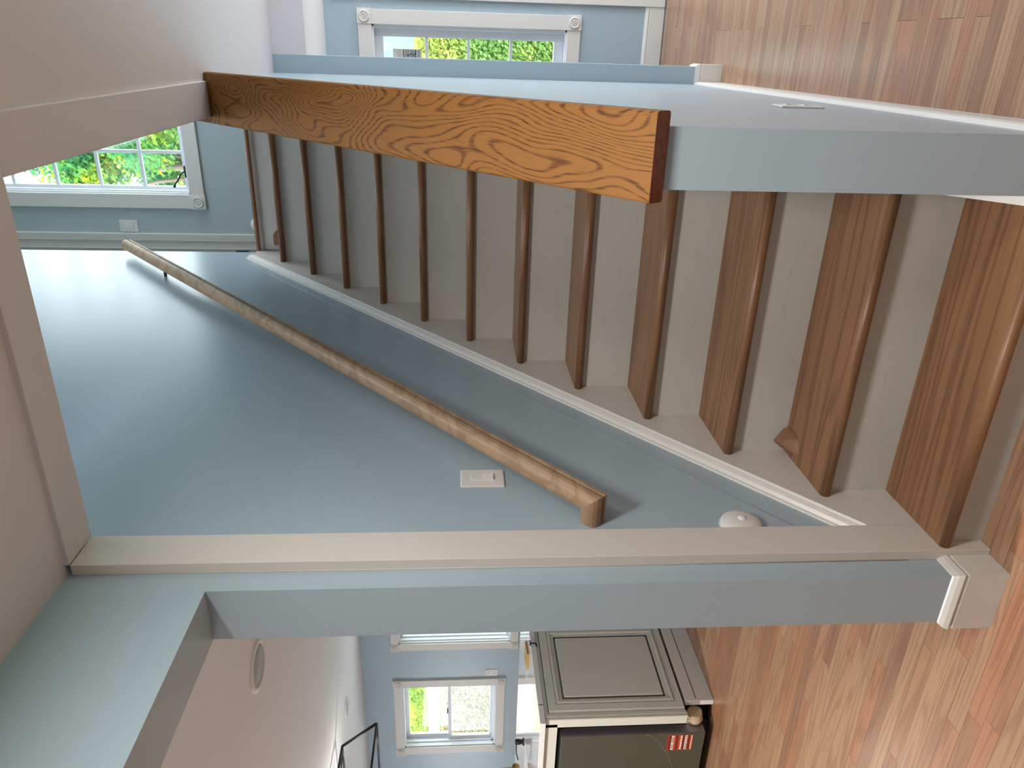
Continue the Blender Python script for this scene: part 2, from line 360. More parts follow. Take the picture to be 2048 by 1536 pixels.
# ------------------------------------------------------------------ oak strip floor
fl = S(MB().box(-9, 3.2, -4, WB, -0.05, ZF - 0.012), 'floor', 'floor', 'oak strip floor')
def project(p):
    d = Vector(p) + Vector((0, 0, DZ)) - CAM; z = d.dot(_f)
    if z < 0.1: return None
    return (1024 - FPX * d.dot(_u) / z, 1536 - (768 + FPX * d.dot(_r) / z))
rng = random.Random(3); PW = 0.0585; planks = []
LEN = [0.32, 0.46, 0.6, 0.75, 0.9, 1.1]
y = -3.98
while y < WB - PW:
    spans = [(-8.9, 3.19)] if y < 0.03 else ([(-8.9, -0.16), (1.0, 3.19)] if y < 2.9 else [(-8.9, -0.16), (0.0, 3.19)])
    for a, b in spans:
        x = a - rng.random() * 0.5
        while x < b:
            L = rng.choice(LEN); x1 = x + L
            if x1 > b + 0.02 or x < a: x = max(x, a - 0.02); L = min([q for q in LEN if x + q >= min(x1, b)] or [LEN[-1]]); L = LEN[0] if x + LEN[0] > b else L; x1 = x + L
            planks.append((x, x1, y, L)); x = x1
    y += PW
def seen(pl):
    x0, x1, y0, L = pl; n = 0
    for i in range(9):
        q = project((x0 + (x1 - x0) * (i + .5) / 9, y0 + PW / 2, ZF))
        if q and 0 <= q[0] <= 2048 and 0 <= q[1] <= 1536: n += 1
    if not n: return 0
    cxm = (Vector(((x0 + x1) / 2, y0, ZF + DZ)) - CAM).length
    return n / 9 * L / cxm ** 2.5
planks.sort(key=seen, reverse=True)
meshes = {}
for L in LEN:
    mb = MB(); g = 0.0004; h = 0.012; mb.box(g, L - g, g, PW - g, 0, h)
    me = bpy.data.meshes.new('plank'); me.from_pydata(mb.v, [], mb.f); me.materials.append(M['floor']); meshes[L] = me
for x0, x1, y0, L in planks[:298]:
    o = bpy.data.objects.new('plank', meshes[L]); C.objects.link(o); o.parent = fl
    o.location = (x0, y0, ZF - 0.012 - rng.uniform(0, 0.0004))
rest = MB(); tint = []
for x0, x1, y0, L in planks[298:]:
    g = 0.0005; z0, z1 = ZF - 0.0119, ZF - 0.0002
    rest.box(x0 + g, x1 - g, y0 + g, y0 + PW - g, z0, z1); tint += [rng.random()] * 6
ro = rest.build('planks', 'floor', fl, kind='stuff', normals=False)
at = ro.data.attributes.new('tint', 'FLOAT', 'FACE')
for i, tv in enumerate(tint): at.data[i].value = tv

# ------------------------------------------------------------------ staircase
RUN, OV, TH = 0.254, 0.0345, 0.031
NB = [0.179, 0.394, 0.604, 0.811, 1.0224, 1.2262, 1.4310, 1.6434, 1.8565, 2.0725, 2.2895, 2.5075]
TOP = [ZF] + [z + TH for z in NB] + [ZU]
st = thing('staircase', (0.45, 0, ZF), 'straight enclosed staircase with brown oak treads and white risers', 'staircase')
XR = 0.905
for k in range(1, 13):
    y0 = (k - 1) * RUN; y1 = k * RUN + OV + 0.004; zt = TOP[k]; zb = zt - TH; r = TH / 2
    prof = [(y1, zb), (y1, zt)] + [(y0 + r - r * math.sin(a), zb + r + r * math.cos(a)) for a in [math.pi * i / 8 for i in range(9)]]
    mb = MB().prism(prof, 0.0, XR, 'X')
    for i in range(4, 11): mb.smooth.add(i)
    mb.build('tread', 'tread', st)
for k in range(1, 14):
    y0 = (k - 1) * RUN + OV; zt = TOP[k] - TH + 0.001 if k < 13 else ZU - 0.03
    MB().box(0.0, XR, y0, y0 + 0.016, TOP[k - 1] - (0.0 if k > 1 else 0), zt).build('riser', 'riser', st)
# landing nosing with its short return along the wall, and a cove strip below it
y0 = 12 * RUN; r = 0.013
prof = [(3.10, ZU - 0.026), (3.10, ZU)] + [(y0 + r - r * math.sin(a), ZU - 0.026 + r + r * math.cos(a)) for a in [math.pi * i / 8 for i in range(9)]]
ln = MB().prism(prof, -0.004, XR, 'X').build('landing_nosing', 'tread', st)
MB().prism([(-0.03, ZU - 0.024), (-0.03, ZU), (-0.008, ZU), (-0.002, ZU - 0.012), (-0.008, ZU - 0.024)], 2.955, 3.10, 'Y').build('nosing_return', 'tread', ln)
cv = MB().prism([(y0 + OV, ZU - 0.026), (y0 + OV - 0.022, ZU - 0.026), (y0 + OV - 0.018, ZU - 0.036), (y0 + OV - 0.008, ZU - 0.044), (y0 + OV, ZU - 0.048)], 0.0, XR, 'X').build('cove_strip', 'riser', st)
sk = lambda y: 0.262 + 0.832 * y
lsk = MB().prism([(0.112, ZF), (0.112, sk(0.112)), (2.965, sk(2.965)), (3.06, sk(2.965)), (3.06, 2.42), (0.40, ZF)], -0.030, 0.0, 'X').build('skirt_board', 'trim_warm', st)
mprof = [(-0.0305, 0.0), (-0.001, 0.0), (0.001, 0.004), (-0.006, 0.009), (-0.004, 0.014), (-0.012, 0.024), (-0.022, 0.030), (-0.024, 0.036), (-0.0305, 0.038)]
mb = MB(); A = [(x, 0.112, sk(0.112) + z * 1.25) for x, z in mprof]; B = [(x, 2.975, sk(2.975) + z * 1.25) for x, z in mprof]; n = len(mprof)
mb.add(A + B, [(i, (i + 1) % n, n + (i + 1) % n, n + i) for i in range(n)] + [list(range(n))[::-1], list(range(n, 2 * n))])
mb.build('skirt_moulding', 'trim', lsk)
sk2 = lambda y: 0.215 + 0.832 * y
mb = MB().prism([(0.028, ZF), (0.028, sk2(0.028)), (3.06, sk2(3.06)), (3.06, 2.42), (0.40, ZF)], 0.90, 0.9235, 'X')
for p in mb.v: p.x += skew(p.y)
mb.build('skirt_board', 'trim', st)

# golden oak cap on the sloping knee wall, laid out along its own length
th = math.atan(0.865); Lc = 1.94 / math.cos(th); T = 0.046; wl, wr = 0.897, 1.081
cap = bpy.data.objects.new('knee_wall_cap', None)
C.objects.remove(cap) if cap.name in C.objects else None
bm_ = bmesh.new()
rr = 0.007
sec = []
for (cx_, cz_, a0) in ((wr - rr, -rr, 0), (wl + rr, -rr, 90), (wl + rr, -T + rr, 180), (wr - rr, -T + rr, 270)):
    for i in range(5):
        a = math.radians(a0 + 22.5 * i); sec.append((cx_ + rr * math.cos(a), cz_ + rr * math.sin(a)))
mid = (wl + wr) / 2; mb = MB(); n = len(sec)
# local x runs up the slope, local y across, local z normal to the cap
A = [(0.0, -(x - mid), z) for x, z in sec]; Bp = [(Lc, -(x - mid), z) for x, z in sec]
mb.add(A + Bp, [(i, (i + 1) % n, n + (i + 1) % n, n + i) for i in range(n)] + [list(range(n, 2 * n))])
bm_.free(); bpy.data.objects.remove(cap)
me = bpy.data.meshes.new('knee_wall_cap'); me.from_pydata(mb.v, [], mb.f); me.materials.append(M['cap'])
b = bmesh.new(); b.from_mesh(me); bmesh.ops.recalc_face_normals(b, faces=b.faces); b.to_mesh(me); b.free()
cap = bpy.data.objects.new('knee_wall_cap', me); C.objects.link(cap)
ux = Vector((-0.0085 * math.cos(th), math.cos(th), math.sin(th))).normalized(); uy = Vector((-1, -0.0085, 0)).normalized(); uz = ux.cross(uy)
cap.matrix_world = Matrix(((ux.x, uy.x, uz.x, mid), (ux.y, uy.y, uz.y, 0.0), (ux.z, uy.z, uz.z, 1.10 + DZ), (0, 0, 0, 1)))
tag(cap, 'thick golden oak cap with bold cathedral grain on the sloping stair wall', 'wall cap')
ce = MB(); ce.add([(-0.0006, y_, z_) for _, y_, z_ in A] + [(0.0004, y_, z_) for _, y_, z_ in A], [list(range(n))] + [(i, (i + 1) % n, n + (i + 1) % n, n + i) for i in range(n)])
me = bpy.data.meshes.new('end_grain'); me.from_pydata(ce.v, [], ce.f); me.materials.append(M['cap_end'])
eo = bpy.data.objects.new('end_grain', me); C.objects.link(eo); eo.parent = cap

# ------------------------------------------------------------------ handrail on the left wall
hr = thing('handrail', (0.0, 0.17, 1.07), 'unfinished oak handrail climbing the blue stair wall with a mitred return', 'handrail')
cs, sn = math.cos(SL), math.sin(SL); D = Vector((0, cs, sn)); U = Vector((0, -sn, cs)); XA = Vector((1, 0, 0))
prof = [(-0.024, -0.029), (0.024, -0.029), (0.027, -0.026), (0.027, -0.017), (0.022, -0.014), (0.022, -0.008), (0.030, -0.004), (0.031, 0.006), (0.029, 0.016), (0.022, 0.024), (0.012, 0.028), (0, 0.029),
        (-0.012, 0.028), (-0.022, 0.024), (-0.029, 0.016), (-0.031, 0.006), (-0.030, -0.004), (-0.022, -0.008), (-0.022, -0.014), (-0.027, -0.017), (-0.027, -0.026)]
c0 = Vector((0.034, 0.186 + 0.005, 1.122)); Lr = 3.70; n = len(prof)
# mitre: the outer (+x) side of the rail is longer by its offset; the return runs to the wall
A = [c0 + XA * x + U * z + D * (-x) for x, z in prof]; B = [c0 + XA * x + U * z + D * Lr for x, z in prof]
mb = MB(); mb.add(A + B, [(i, (i + 1) % n, n + (i + 1) % n, n + i) for i in range(n)] + [list(range(n))[::-1], list(range(n, 2 * n))]); mb.build('rail', 'rail', hr)
E2 = [Vector((-0.031, p.y, p.z)) for p in A]
mb = MB(); mb.add(A + E2, [(i, (i + 1) % n, n + (i + 1) % n, n + i) for i in range(n)] + [list(range(n))[::-1], list(range(n, 2 * n))]); mb.build('rail_return', 'rail_ret', hr)
q = c0 + D * 3.12
MB().tube([(q.x, q.y, q.z), (-0.031, q.y, q.z)], 0.008, 10).build('bracket', 'hinge', hr)

# ------------------------------------------------------------------ windows
def rosette(mb, x, z, y, R):
    mb.lathe([(R, 0), (R, 0.006), (R * .86, 0.010), (R * .72, 0.006), (R * .62, 0.003), (R * .50, 0.006), (R * .38, 0.009), (R * .28, 0.004), (R * .2, 0.004), (R * .12, 0.008), (0.0005, 0.009)], (x, y, z), (0, -1, 0), 28)
def window(idx, W, cw, label, kind, nx=2, nz=4, gl=None, sill=True):
    x0, x1, z0, z1 = W
    wn = thing('window_%d' % idx, ((x0 + x1) / 2, WB, z0), label, None, None, 'structure')
    yc = WB - 0.02
    for nm, bx in (('casing', (x0 - cw, x0, z0, z1)), ('casing', (x1, x1 + cw, z0, z1)), ('casing', (x0, x1, z1, z1 + cw)), ('casing', (x0, x1, z0 - cw, z0))):
        MB().box(bx[0], bx[1], yc, WB + 0.001, bx[2], bx[3]).build(nm, 'trim', wn, bevel=0.002)
    e = 0.004
    for xa in (x0 - cw - e, x1 - e * 0):
        for za in (z0 - cw - e, z1):
            xb, zb = xa + cw + e, za + cw + e
            cb = MB().box(xa, xb, yc - 0.006, WB + 0.001, za, zb).build('corner_block', 'trim', wn, bevel=0.002)
            mb = MB(); rosette(mb, (xa + xb) / 2, (za + zb) / 2, yc - 0.0065, cw * 0.40); mb.build('rosette', 'trim', cb)
    j = 0.012
    MB().box(x0, x0 + j, WB, WB + 0.15, z0, z1).build('jamb_liner', 'vinyl', wn); MB().box(x1 - j, x1, WB, WB + 0.15, z0, z1).build('jamb_liner', 'vinyl', wn)
    MB().box(x0, x1, WB, WB + 0.15, z1 - j, z1).build('head_liner', 'vinyl', wn); MB().box(x0, x1, WB, WB + 0.155, z0, z0 + j).build('sill', 'vinyl', wn)
    gx0, gx1, gz0, gz1 = gl
    def frame(nm, a0, a1, b0, b1, ox0, ox1, oz0, oz1, ya, yb):
        s = thing_part(wn, nm)
        for bx in ((ox0, a0, oz0, oz1), (a1, ox1, oz0, oz1), (a0, a1, b1, oz1), (a0, a1, oz0, b0)):
            MB().box(bx[0], bx[1], ya, yb, bx[2], bx[3]).build('stile', 'vinyl', s, bevel=0.002)
        return s
    if kind == 'hung':
        zm = 1.594
        s1 = frame('upper_sash', gx0, gx1, zm + 0.013, gz1, x0 + j, x1 - j, zm - 0.02, z1 - j, WB + 0.105, WB + 0.135)
        MB().box(gx0, gx1, WB + 0.118, WB + 0.122, zm + 0.013, gz1).build('pane', 'glass', s1)
        s2 = frame('lower_sash', gx0, gx1, gz0, zm - 0.016, x0 + j, x1 - j, z0 + j, zm + 0.018, WB + 0.07, WB + 0.10)
        MB().box(gx0, gx1, WB + 0.083, WB + 0.087, gz0, zm - 0.016).build('pane', 'glass', s2)
        MB().box((gx0 + gx1) / 2 - 0.025, (gx0 + gx1) / 2 + 0.025, WB + 0.062, WB + 0.10, zm + 0.016, zm + 0.028).build('latch', 'iron', wn, bevel=0.003)
        MB().box(x0 + j, x1 - j, WB + 0.045, WB + 0.069, z0 + j, z0 + j + 0.022).build('track', 'vinyl', wn)
        for xa in (x0 + j, x1 - j - 0.014):
            MB().box(xa, xa + 0.014, WB + 0.045, WB + 0.069, z0 + j, z1 - j).build('track', 'vinyl', wn)
    else:
        s1 = frame('sash', gx0, gx1, gz0, gz1, x0 + j, x1 - j, z0 + j, z1 - j, WB + 0.06, WB + 0.10)
        xs = [gx0 + (gx1 - gx0) * i / nx for i in range(nx + 1)]
        zs = nz if isinstance(nz, list) else [gz0 + (gz1 - gz0) * i / nz for i in range(nz + 1)]
        mw = 0.011
        for xm in xs[1:-1]: MB().box(xm - mw, xm + mw, WB + 0.068, WB + 0.092, gz0, gz1).build('muntin', 'vinyl', s1, bevel=0.003)
        for zm in zs[1:-1]: MB().box(gx0, gx1, WB + 0.067, WB + 0.093, zm - mw, zm + mw).build('muntin', 'vinyl', s1, bevel=0.003)
        for i in range(nx):
            for k in range(len(zs) - 1):
                MB().box(xs[i], xs[i + 1], WB + 0.079, WB + 0.083, zs[k], zs[k + 1]).build('pane', 'glass', s1)
        for xa, sg in ((x0 + j, 1), (x1 - j, -1)):
            MB().box(min(xa, xa + sg * 0.012), max(xa, xa + sg * 0.012), WB + 0.02, WB + 0.059, z0 + j, z1 - j).build('stop', 'vinyl', wn, bevel=0.002)
    return wn
def thing_part(parent, name):
    o = bpy.data.objects.new(name, None); C.objects.link(o); o.parent = parent; o['_o'] = parent['_o']; o.empty_display_size = 0.05
    return o
w_up = window(1, W_UP, 0.10, 'white casement window with small panes above the stairs, showing treetops', 'case', 3, [3.505, 3.80, 4.11, 4.415, 4.72, 4.92], (0.176, 0.904, 3.505, 4.92))
w_sn = window(2, W_SUN, 0.092, 'white window with small panes in the sun room', 'case', 2, [0.825, 1.127, 1.4264, 1.72, 2.018], (0.585, 1.226, 0.825, 2.018))
w_k1 = window(3, W_K1, 0.09, 'white sash window in the kitchen beside the outlet', 'hung', gl=(-5.578, -4.86, 1.172, 2.02))
w_k2 = window(4, W_K2, 0.078, 'white kitchen window half hidden by the wall end', 'case', 1, 1, (-4.17, -3.26, 1.03, 2.05))
ck = MB().box(0.25, 0.33, WB + 0.012, WB + 0.05, 3.467, 3.485).tube([(0.29, WB + 0.02, 3.487), (0.275, WB - 0.005, 3.505), (0.235, WB - 0.02, 3.525), (0.205, WB - 0.025, 3.548)], 0.006, 8).tube([(0.205, WB - 0.025, 3.548), (0.185, WB - 0.034, 3.555)], 0.009, 8).build('crank_handle', 'iron', w_up)
# printed label stuck on the sun-room glass
sk_ = MB().box(1.02, 1.150, WB + 0.0765, WB + 0.0785, 1.755, 1.955).build('glass_label', 'paper', w_sn, label='printed paper label stuck on the glass')
for z0_, z1_, m_ in ((1.765, 1.785, 'ink_grey'), (1.80, 1.825, 'ink_grey'), (1.793, 1.799, 'ink'), (1.828, 1.833, 'ink'), (1.880, 1.886, 'ink'), (1.84, 1.875, 'ink_grey'), (1.905, 1.909, 'ink_grey'), (1.921, 1.925, 'ink_grey')):
    MB().box(1.03, 1.146, WB + 0.0755, WB + 0.0766, z0_, z1_).build('printed_line', m_, sk_)
for pts in ([(1.125, 1.801), (1.105, 1.815), (1.125, 1.826)], [(1.09, 1.801), (1.085, 1.822), (1.07, 1.815)], [(1.12, 1.836), (1.105, 1.85), (1.115, 1.86)]):
    MB().tube([(a, WB + 0.0752, c) for a, c in pts], 0.003, 6).build('printed_mark', 'ink', sk_)

# doors: casing at the end of the landing and the white casing at the right of the sun room
d1 = thing('door_1', (-0.3, WB, ZU), 'cream door casing at the end of the upstairs landing', None, None, 'structure')
for x0, x1, y0 in ((-0.205, -0.157, WB - 0.022), (-0.268, -0.205, WB - 0.016), (-0.312, -0.268, WB - 0.006)):
    MB().box(x0, x1, y0, WB + 0.002, ZU, 4.80).build('casing', 'trim_warm', d1, bevel=0.004)
for xr in (-0.207, -0.269): MB().box(xr - 0.002, xr + 0.003, WB - 0.0235, WB, ZU, 4.80).build('casing_bead', 'trim', d1)
MB().box(-0.30, -0.281, WB - 0.013, WB - 0.004, 3.085, 3.18).build('hinge', 'hinge', d1, bevel=0.003)
d2 = thing('door_2', (1.5, WB, ZF), 'white panelled door in a white casing beside the sun-room window', None, None, 'structure')
MB().box(1.462, 1.56, WB - 0.02, WB + 0.002, ZF, 2.25).build('casing', 'trim', d2, bevel=0.003)
MB().box(2.36, 2.458, WB - 0.02, WB + 0.002, ZF, 2.25).build('casing', 'trim', d2, bevel=0.003)
MB().box(1.462, 2.458, WB - 0.022, WB + 0.002, 2.25, 2.345).build('casing', 'trim', d2, bevel=0.003)
lf = MB().box(1.56, 2.36, WB - 0.008, WB + 0.002, ZF + 0.01, 2.25).build('leaf', 'trim', d2)
for za, zb in ((0.25, 1.0), (1.15, 2.12)):
    for xa in (1.66, 2.0): MB().box(xa, xa + 0.26, WB - 0.014, WB - 0.007, za, zb).build('panel', 'trim', lf, bevel=0.005)
MB().lathe([(0.0005, 0), (0.026, 0), (0.026, 0.006), (0.012, 0.012), (0.012, 0.035), (0.026, 0.045), (0.026, 0.06), (0.0005, 0.066)], (2.29, WB - 0.008, 1.05), (0, -1, 0), 20).build('knob', 'brass', lf)

# ------------------------------------------------------------------ small fittings
def switch(name, loc, n, w_, h_, label, cat, outlet=False, grp=None, toggle=True):
    """plate on a wall: loc is its centre on the wall surface, n the wall normal"""
    t = thing(name, loc, label, cat, grp); L = Vector(loc); N = Vector(n); T_ = Vector((0, 0, 1)).cross(N)
    def pl(a0, a1, z0, z1, d0, d1, nm, mat, par, bev=0.002):
        pts = [L + T_ * a + Vector((0, 0, z)) + N * d for a in (a0, a1) for z in (z0, z1) for d in (d0, d1)]
        mb = MB(); mb.add(pts, [(0, 1, 3, 2), (4, 6, 7, 5), (0, 4, 5, 1), (2, 3, 7, 6), (0, 2, 6, 4), (1, 5, 7, 3)])
        return mb.build(nm, mat, par, bevel=bev)
    pt = pl(-w_ / 2, w_ / 2, -h_ / 2, h_ / 2, -0.001, 0.006, 'plate', 'plastic', t, 0.004)
    if outlet:
        for z in (-0.028, 0.028):
            r_ = pl(-0.017, 0.017, z - 0.016, z + 0.016, 0.004, 0.0085, 'receptacle', 'plastic', t)
            for a in (-0.006, 0.006): pl(a - 0.001, a + 0.001, z - 0.002, z + 0.008, 0.008, 0.0088, 'slot', 'black', r_, 0)
    else:
        pl(-0.0185, 0.0185, -0.036, 0.036, 0.004, 0.0075, 'bezel', 'plastic', t, 0.001)
        pts = []
        for a in (-0.0155, 0.0155):
            for z, d in ((-0.033, 0.013), (0.0, 0.0085), (0.033, 0.0085), (0.033, 0.005), (-0.033, 0.005)):
                pts.append(L + T_ * a + Vector((0, 0, z)) + N * d)
        mb = MB(); mb.add(pts, [(0, 1, 2, 3, 4), (9, 8, 7, 6, 5)] + [(i, (i + 1) % 5, 5 + (i + 1) % 5, 5 + i) for i in range(5)])
        mb.build('rocker', 'plastic', t)
    return t
switch('light_switch', (-0.03, 0.422, 1.424), (1, 0, 0), 0.098, 0.134, 'white rocker light switch on the stair wall above the handrail', 'light switch')
switch('light_switch', (-0.106, WB, 3.935), (0, -1, 0), 0.085, 0.132, 'white rocker light switch on the landing wall beside the upstairs window', 'light switch')
switch('wall_outlet', (1.0445, 0.815, 0.46), (1, 0, 0), 0.085, 0.135, 'white outlet plate low on the outer face of the sloping stair wall', 'outlet', True)
switch('wall_outlet', (-4.617, WB, 1.166), (0, -1, 0), 0.085, 0.126, 'white outlet plate beside the kitchen sash window', 'outlet', True)

def sensor(loc, n, R, label):
    t = thing('motion_sensor', loc, label, 'sensor')
    MB().lathe([(0.0005, -0.001), (R, -0.001), (R, 0.006), (R * 0.985, 0.009)], loc, n, 40).build('base', 'plastic', t)
    MB().lathe([(R * 0.97, 0.008), (R * 0.93, 0.014), (R * 0.75, 0.021), (R * 0.45, 0.026), (0.0005, 0.028)], loc, n, 40).build('dome', 'plastic', t)
    N = Vector(n); q = Vector(loc) + N * 0.024
    MB().lathe([(R * 0.20, 0), (R * 0.19, 0.005), (R * 0.1, 0.008), (0.0005, 0.009)], q, n, 20).build('lens', 'vinyl', t)
sensor((-0.03, 0.158, 0.70), (1, 0, 0), 0.061, 'round white motion sensor low on the stair wall beside the jamb board')
sensor((-0.087, WB, 2.99), (0, -1, 0), 0.061, 'round white motion sensor low on the upstairs landing wall')

# wooden offcuts left on the treads
z2 = TOP[2] + 0.0003
MB().hull([(0.004, 0.5405, z2), (0.086, 0.5405, z2), (0.089, 0.50, z2), (0.084, 0.455, z2), (0.040, 0.430, z2), (0.034, 0.5405, z2 + 0.042), (0.040, 0.528, z2 + 0.042), (0.078, 0.5405, z2 + 0.016), (0.012, 0.5405, z2 + 0.016), (0.035, 0.455, z2 + 0.012), (0.075, 0.475, z2 + 0.012)]
          ).build('rail_offcut', 'block', origin=(0.05, 0.5, z2), bevel=0.003, label='small wooden offcut lying in the corner of the second tread', cat='wood offcut')
z12 = TOP[12] + 0.0003
MB().prism([(0.040, z12), (0.128, z12), (0.128, z12 + 0.062), (0.118, z12 + 0.075), (0.096, z12 + 0.082), (0.044, z12 + 0.082), (0.040, z12 + 0.078)], 3.03, 3.080, 'Y').build(
    'rail_offcut', 'block', origin=(0.085, 3.05, z12), bevel=0.003, label='small wooden offcut standing on the top tread under the landing', cat='wood offcut')

# ------------------------------------------------------------------ kitchen
def downlight(x, y, R, label, watt=0):
    t = thing('ceiling_light', (x, y, ZC), label, 'ceiling light')
    MB().lathe([(R * 0.80, 0.004), (R * 0.84, 0.012), (R * 0.97, 0.010), (R, 0.004), (R, -0.001)], (x, y, ZC), (0, 0, -1), 48).build('trim_ring', 'plastic', t)
    MB().lathe([(0.0005, 0.0075), (R * 0.78, 0.0075), (R * 0.80, 0.0045)], (x, y, ZC), (0, 0, -1), 48).build('lens', 'lens' if not watt else 'lens_lit', t)
    if watt:
        ll = bpy.data.lights.new('lamp_light', 'AREA'); ll.shape = 'DISK'; ll.size = R * 1.6; ll.energy = watt; ll.color = (1.0, 0.96, 0.91)
        lo = bpy.data.objects.new('lamp_light', ll); C.objects.link(lo); lo.parent = t; lo.location = (0, 0, -0.014)
downlight(-1.545, 1.215, 0.125, 'round flush ceiling light with a grey lens over the kitchen floor')
downlight(-4.0, 3.2, 0.085, 'small round white ceiling light near the kitchen windows')
downlight(1.0, -0.75, 0.21, 'round lit ceiling light in the hall before the foot of the stairs', 15)
downlight(2.20, -0.80, 0.21, 'round unseen ceiling light added to brighten the hall from the right', 9)  # second hall lamp, out of view, added as fill
downlight(-1.45, -0.22, 0.11, 'round unseen ceiling light added to brighten the kitchen beyond the opening', 18)  # lamp out of view, added to lift the kitchen light
downlight(-2.8, -0.60, 0.11, 'round unseen ceiling light added in front of the dishwasher to brighten the kitchen', 48)  # unseen lamp added so floor bounce lights the kitchen ceiling

cab = thing('base_cabinet', (-2.2, 1.7, ZF), 'ivory base cabinet with a raised end panel and dark glaze lines', 'cabinet')
XP = -2.13
# carcass: an open frame around the dishwasher bay
MB().box(-2.16, XP, 1.352, 2.50, 0.246, 1.030).build('side', 'cab', cab)
MB().box(-2.185, -2.16, 1.352, 1.372, 0.246, 1.030).build('stile', 'cab', cab, bevel=0.002)
MB().box(-2.88, -2.16, 1.352, 1.372, 0.962, 1.030).build('top_rail', 'cab', cab)
MB().box(-2.91, -2.87, 1.352, 2.50, ZF, 1.030).build('side', 'cab', cab)
MB().box(-2.88, -2.16, 2.48, 2.50, ZF, 1.030).build('back', 'cab', cab)
# end panel: frame, dark line, sloped bevels, raised field
def ring(y0, y1, z0, z1, w_, xa, xb, nm, mat, par, bev=0.0015):
    mb = MB().slab([y0, y1], [z0, z1], [(y0 + w_, y1 - w_, z0 + w_, z1 - w_)], xa, xb, 'YZ'); return mb.build(nm, mat, par, bevel=bev)
PY0, PY1, PZ0, PZ1 = 1.398, 2.045, 0.252, 1.006
ep = MB().box(XP, XP + 0.004, PY0 + 0.02, PY1 - 0.02, PZ0 + 0.02, PZ1 - 0.02).build('end_panel', 'cab', cab)
ring(PY0 - 0.004, PY1 + 0.004, PZ0 - 0.004, PZ1 + 0.004, 0.006, XP, XP + 0.0012, 'glaze_line', 'groove', ep, 0)
ring(PY0, PY1, PZ0, PZ1, 0.046, XP, XP + 0.020, 'panel_frame', 'cab', ep)
ring(PY0 + 0.044, PY1 - 0.044, PZ0 + 0.044, PZ1 - 0.044, 0.004, XP, XP + 0.0205, 'glaze_line', 'groove', ep, 0)
ring(PY0 + 0.047, PY1 - 0.047, PZ0 + 0.047, PZ1 - 0.047, 0.018, XP, XP + 0.026, 'panel_moulding', 'cab', ep, 0.004)
ring(PY0 + 0.065, PY1 - 0.065, PZ0 + 0.065, PZ1 - 0.065, 0.022, XP, XP + 0.014, 'panel_moulding', 'cab', ep, 0.004)
ring(PY0 + 0.087, PY1 - 0.087, PZ0 + 0.087, PZ1 - 0.087, 0.003, XP, XP + 0.0145, 'glaze_line', 'groove', ep, 0)
MB().box(XP, XP + 0.019, PY0 + 0.096, PY1 - 0.096, PZ0 + 0.096, PZ1 - 0.096).build('raised_field', 'cab', ep, bevel=0.006, seg=3)
# reeded corner post and toe board
for i, (ya, yb, xo) in enumerate(((1.352, 1.366, 0.004), (1.368, 1.381, 0.009), (1.383, 1.394, 0.006))):
    MB().box(XP, XP + xo, ya, yb, 0.246, 1.028).build('corner_reed', 'cab', cab, bevel=0.002)
tb = MB().box(XP - 0.012, XP + 0.022, 1.436, 2.50, ZF, 0.236).build('toe_board', 'trim', cab, bevel=0.003)
MB().box(XP + 0.0215, XP + 0.0228, 1.452, 2.50, 0.172, 0.176).build('glaze_line', 'groove', tb)
MB().tube([(XP - 0.002, 1.905, 1.026), (XP + 0.022, 1.905, 1.030), (XP + 0.024, 1.905, 1.068)], 0.005, 8).tube([(XP + 0.024, 1.885, 1.066), (XP + 0.020, 1.93, 1.066)], 0.004, 8).build('clip', 'black', cab)
MB().box(XP + 0.0118, XP + 0.0125, 1.447, 1.452, 1.034, 1.060).build('joint_gap', 'groove', cab)
MB().tube([(-2.16, 1.41, 0.185), (-2.205, 1.41, 0.180), (-2.24, 1.412, 0.185)], [0.040, 0.045, 0.032], 14).build('insulation', 'insul', cab, label='tan insulation stuffed under the cabinet')
MB().box(-2.252, -2.21, 1.392, 1.397, 0.196, 0.228).build('bracket', 'plastic', cab, bevel=0.004)
MB().tube([(-2.25, 1.50, ZF), (-2.25, 1.50, 0.16)], 0.024, 14).tube([(-2.25, 1.50, 0.098), (-2.25, 1.50, 0.112)], 0.030, 14).build('levelling_foot', 'black', cab)

cb2 = thing('base_cabinet', (-3.5, 1.9, ZF), 'ivory sink cabinet of the kitchen island left of the dishwasher', 'cabinet')
MB().slab([-4.08, -2.915], [1.352, 2.50], [(-3.82, -2.94, 1.44, 1.97)], 0.175, 1.0305, 'XY').box(-4.05, -2.915, 1.42, 2.46, ZF, 0.175).build('body', 'cab', cb2)
for xa in (-3.50, -4.07): MB().box(xa, xa + 0.555, 1.330, 1.352, 0.20, 1.0).build('door', 'cab', cb2, bevel=0.004)
dw = thing('dishwasher', (-2.55, 1.7, ZF), 'dark stainless dishwasher standing proud of the ivory cabinet', 'dishwasher')
MB().box(-2.83, -2.255, 1.392, 2.00, 0.16, 0.945).build('tub', 'black', dw)
MB().box(-2.82, -2.27, 1.45, 2.00, ZF, 0.16).build('toe_kick', 'black', dw)
dr = MB().box(-2.835, -2.232, 1.330, 1.388, 0.137, 0.940).build('door', 'steel', dw, bevel=0.003)
MB().box(-2.2335, -2.231, 1.333, 1.386, 0.14, 0.937).build('door_edge', 'steel_side', dr)
stk = MB().box(-2.360, -2.247, 1.3288, 1.3302, 0.204, 0.347).build('door_label', 'sticker', dr, label='orange and white printed label')
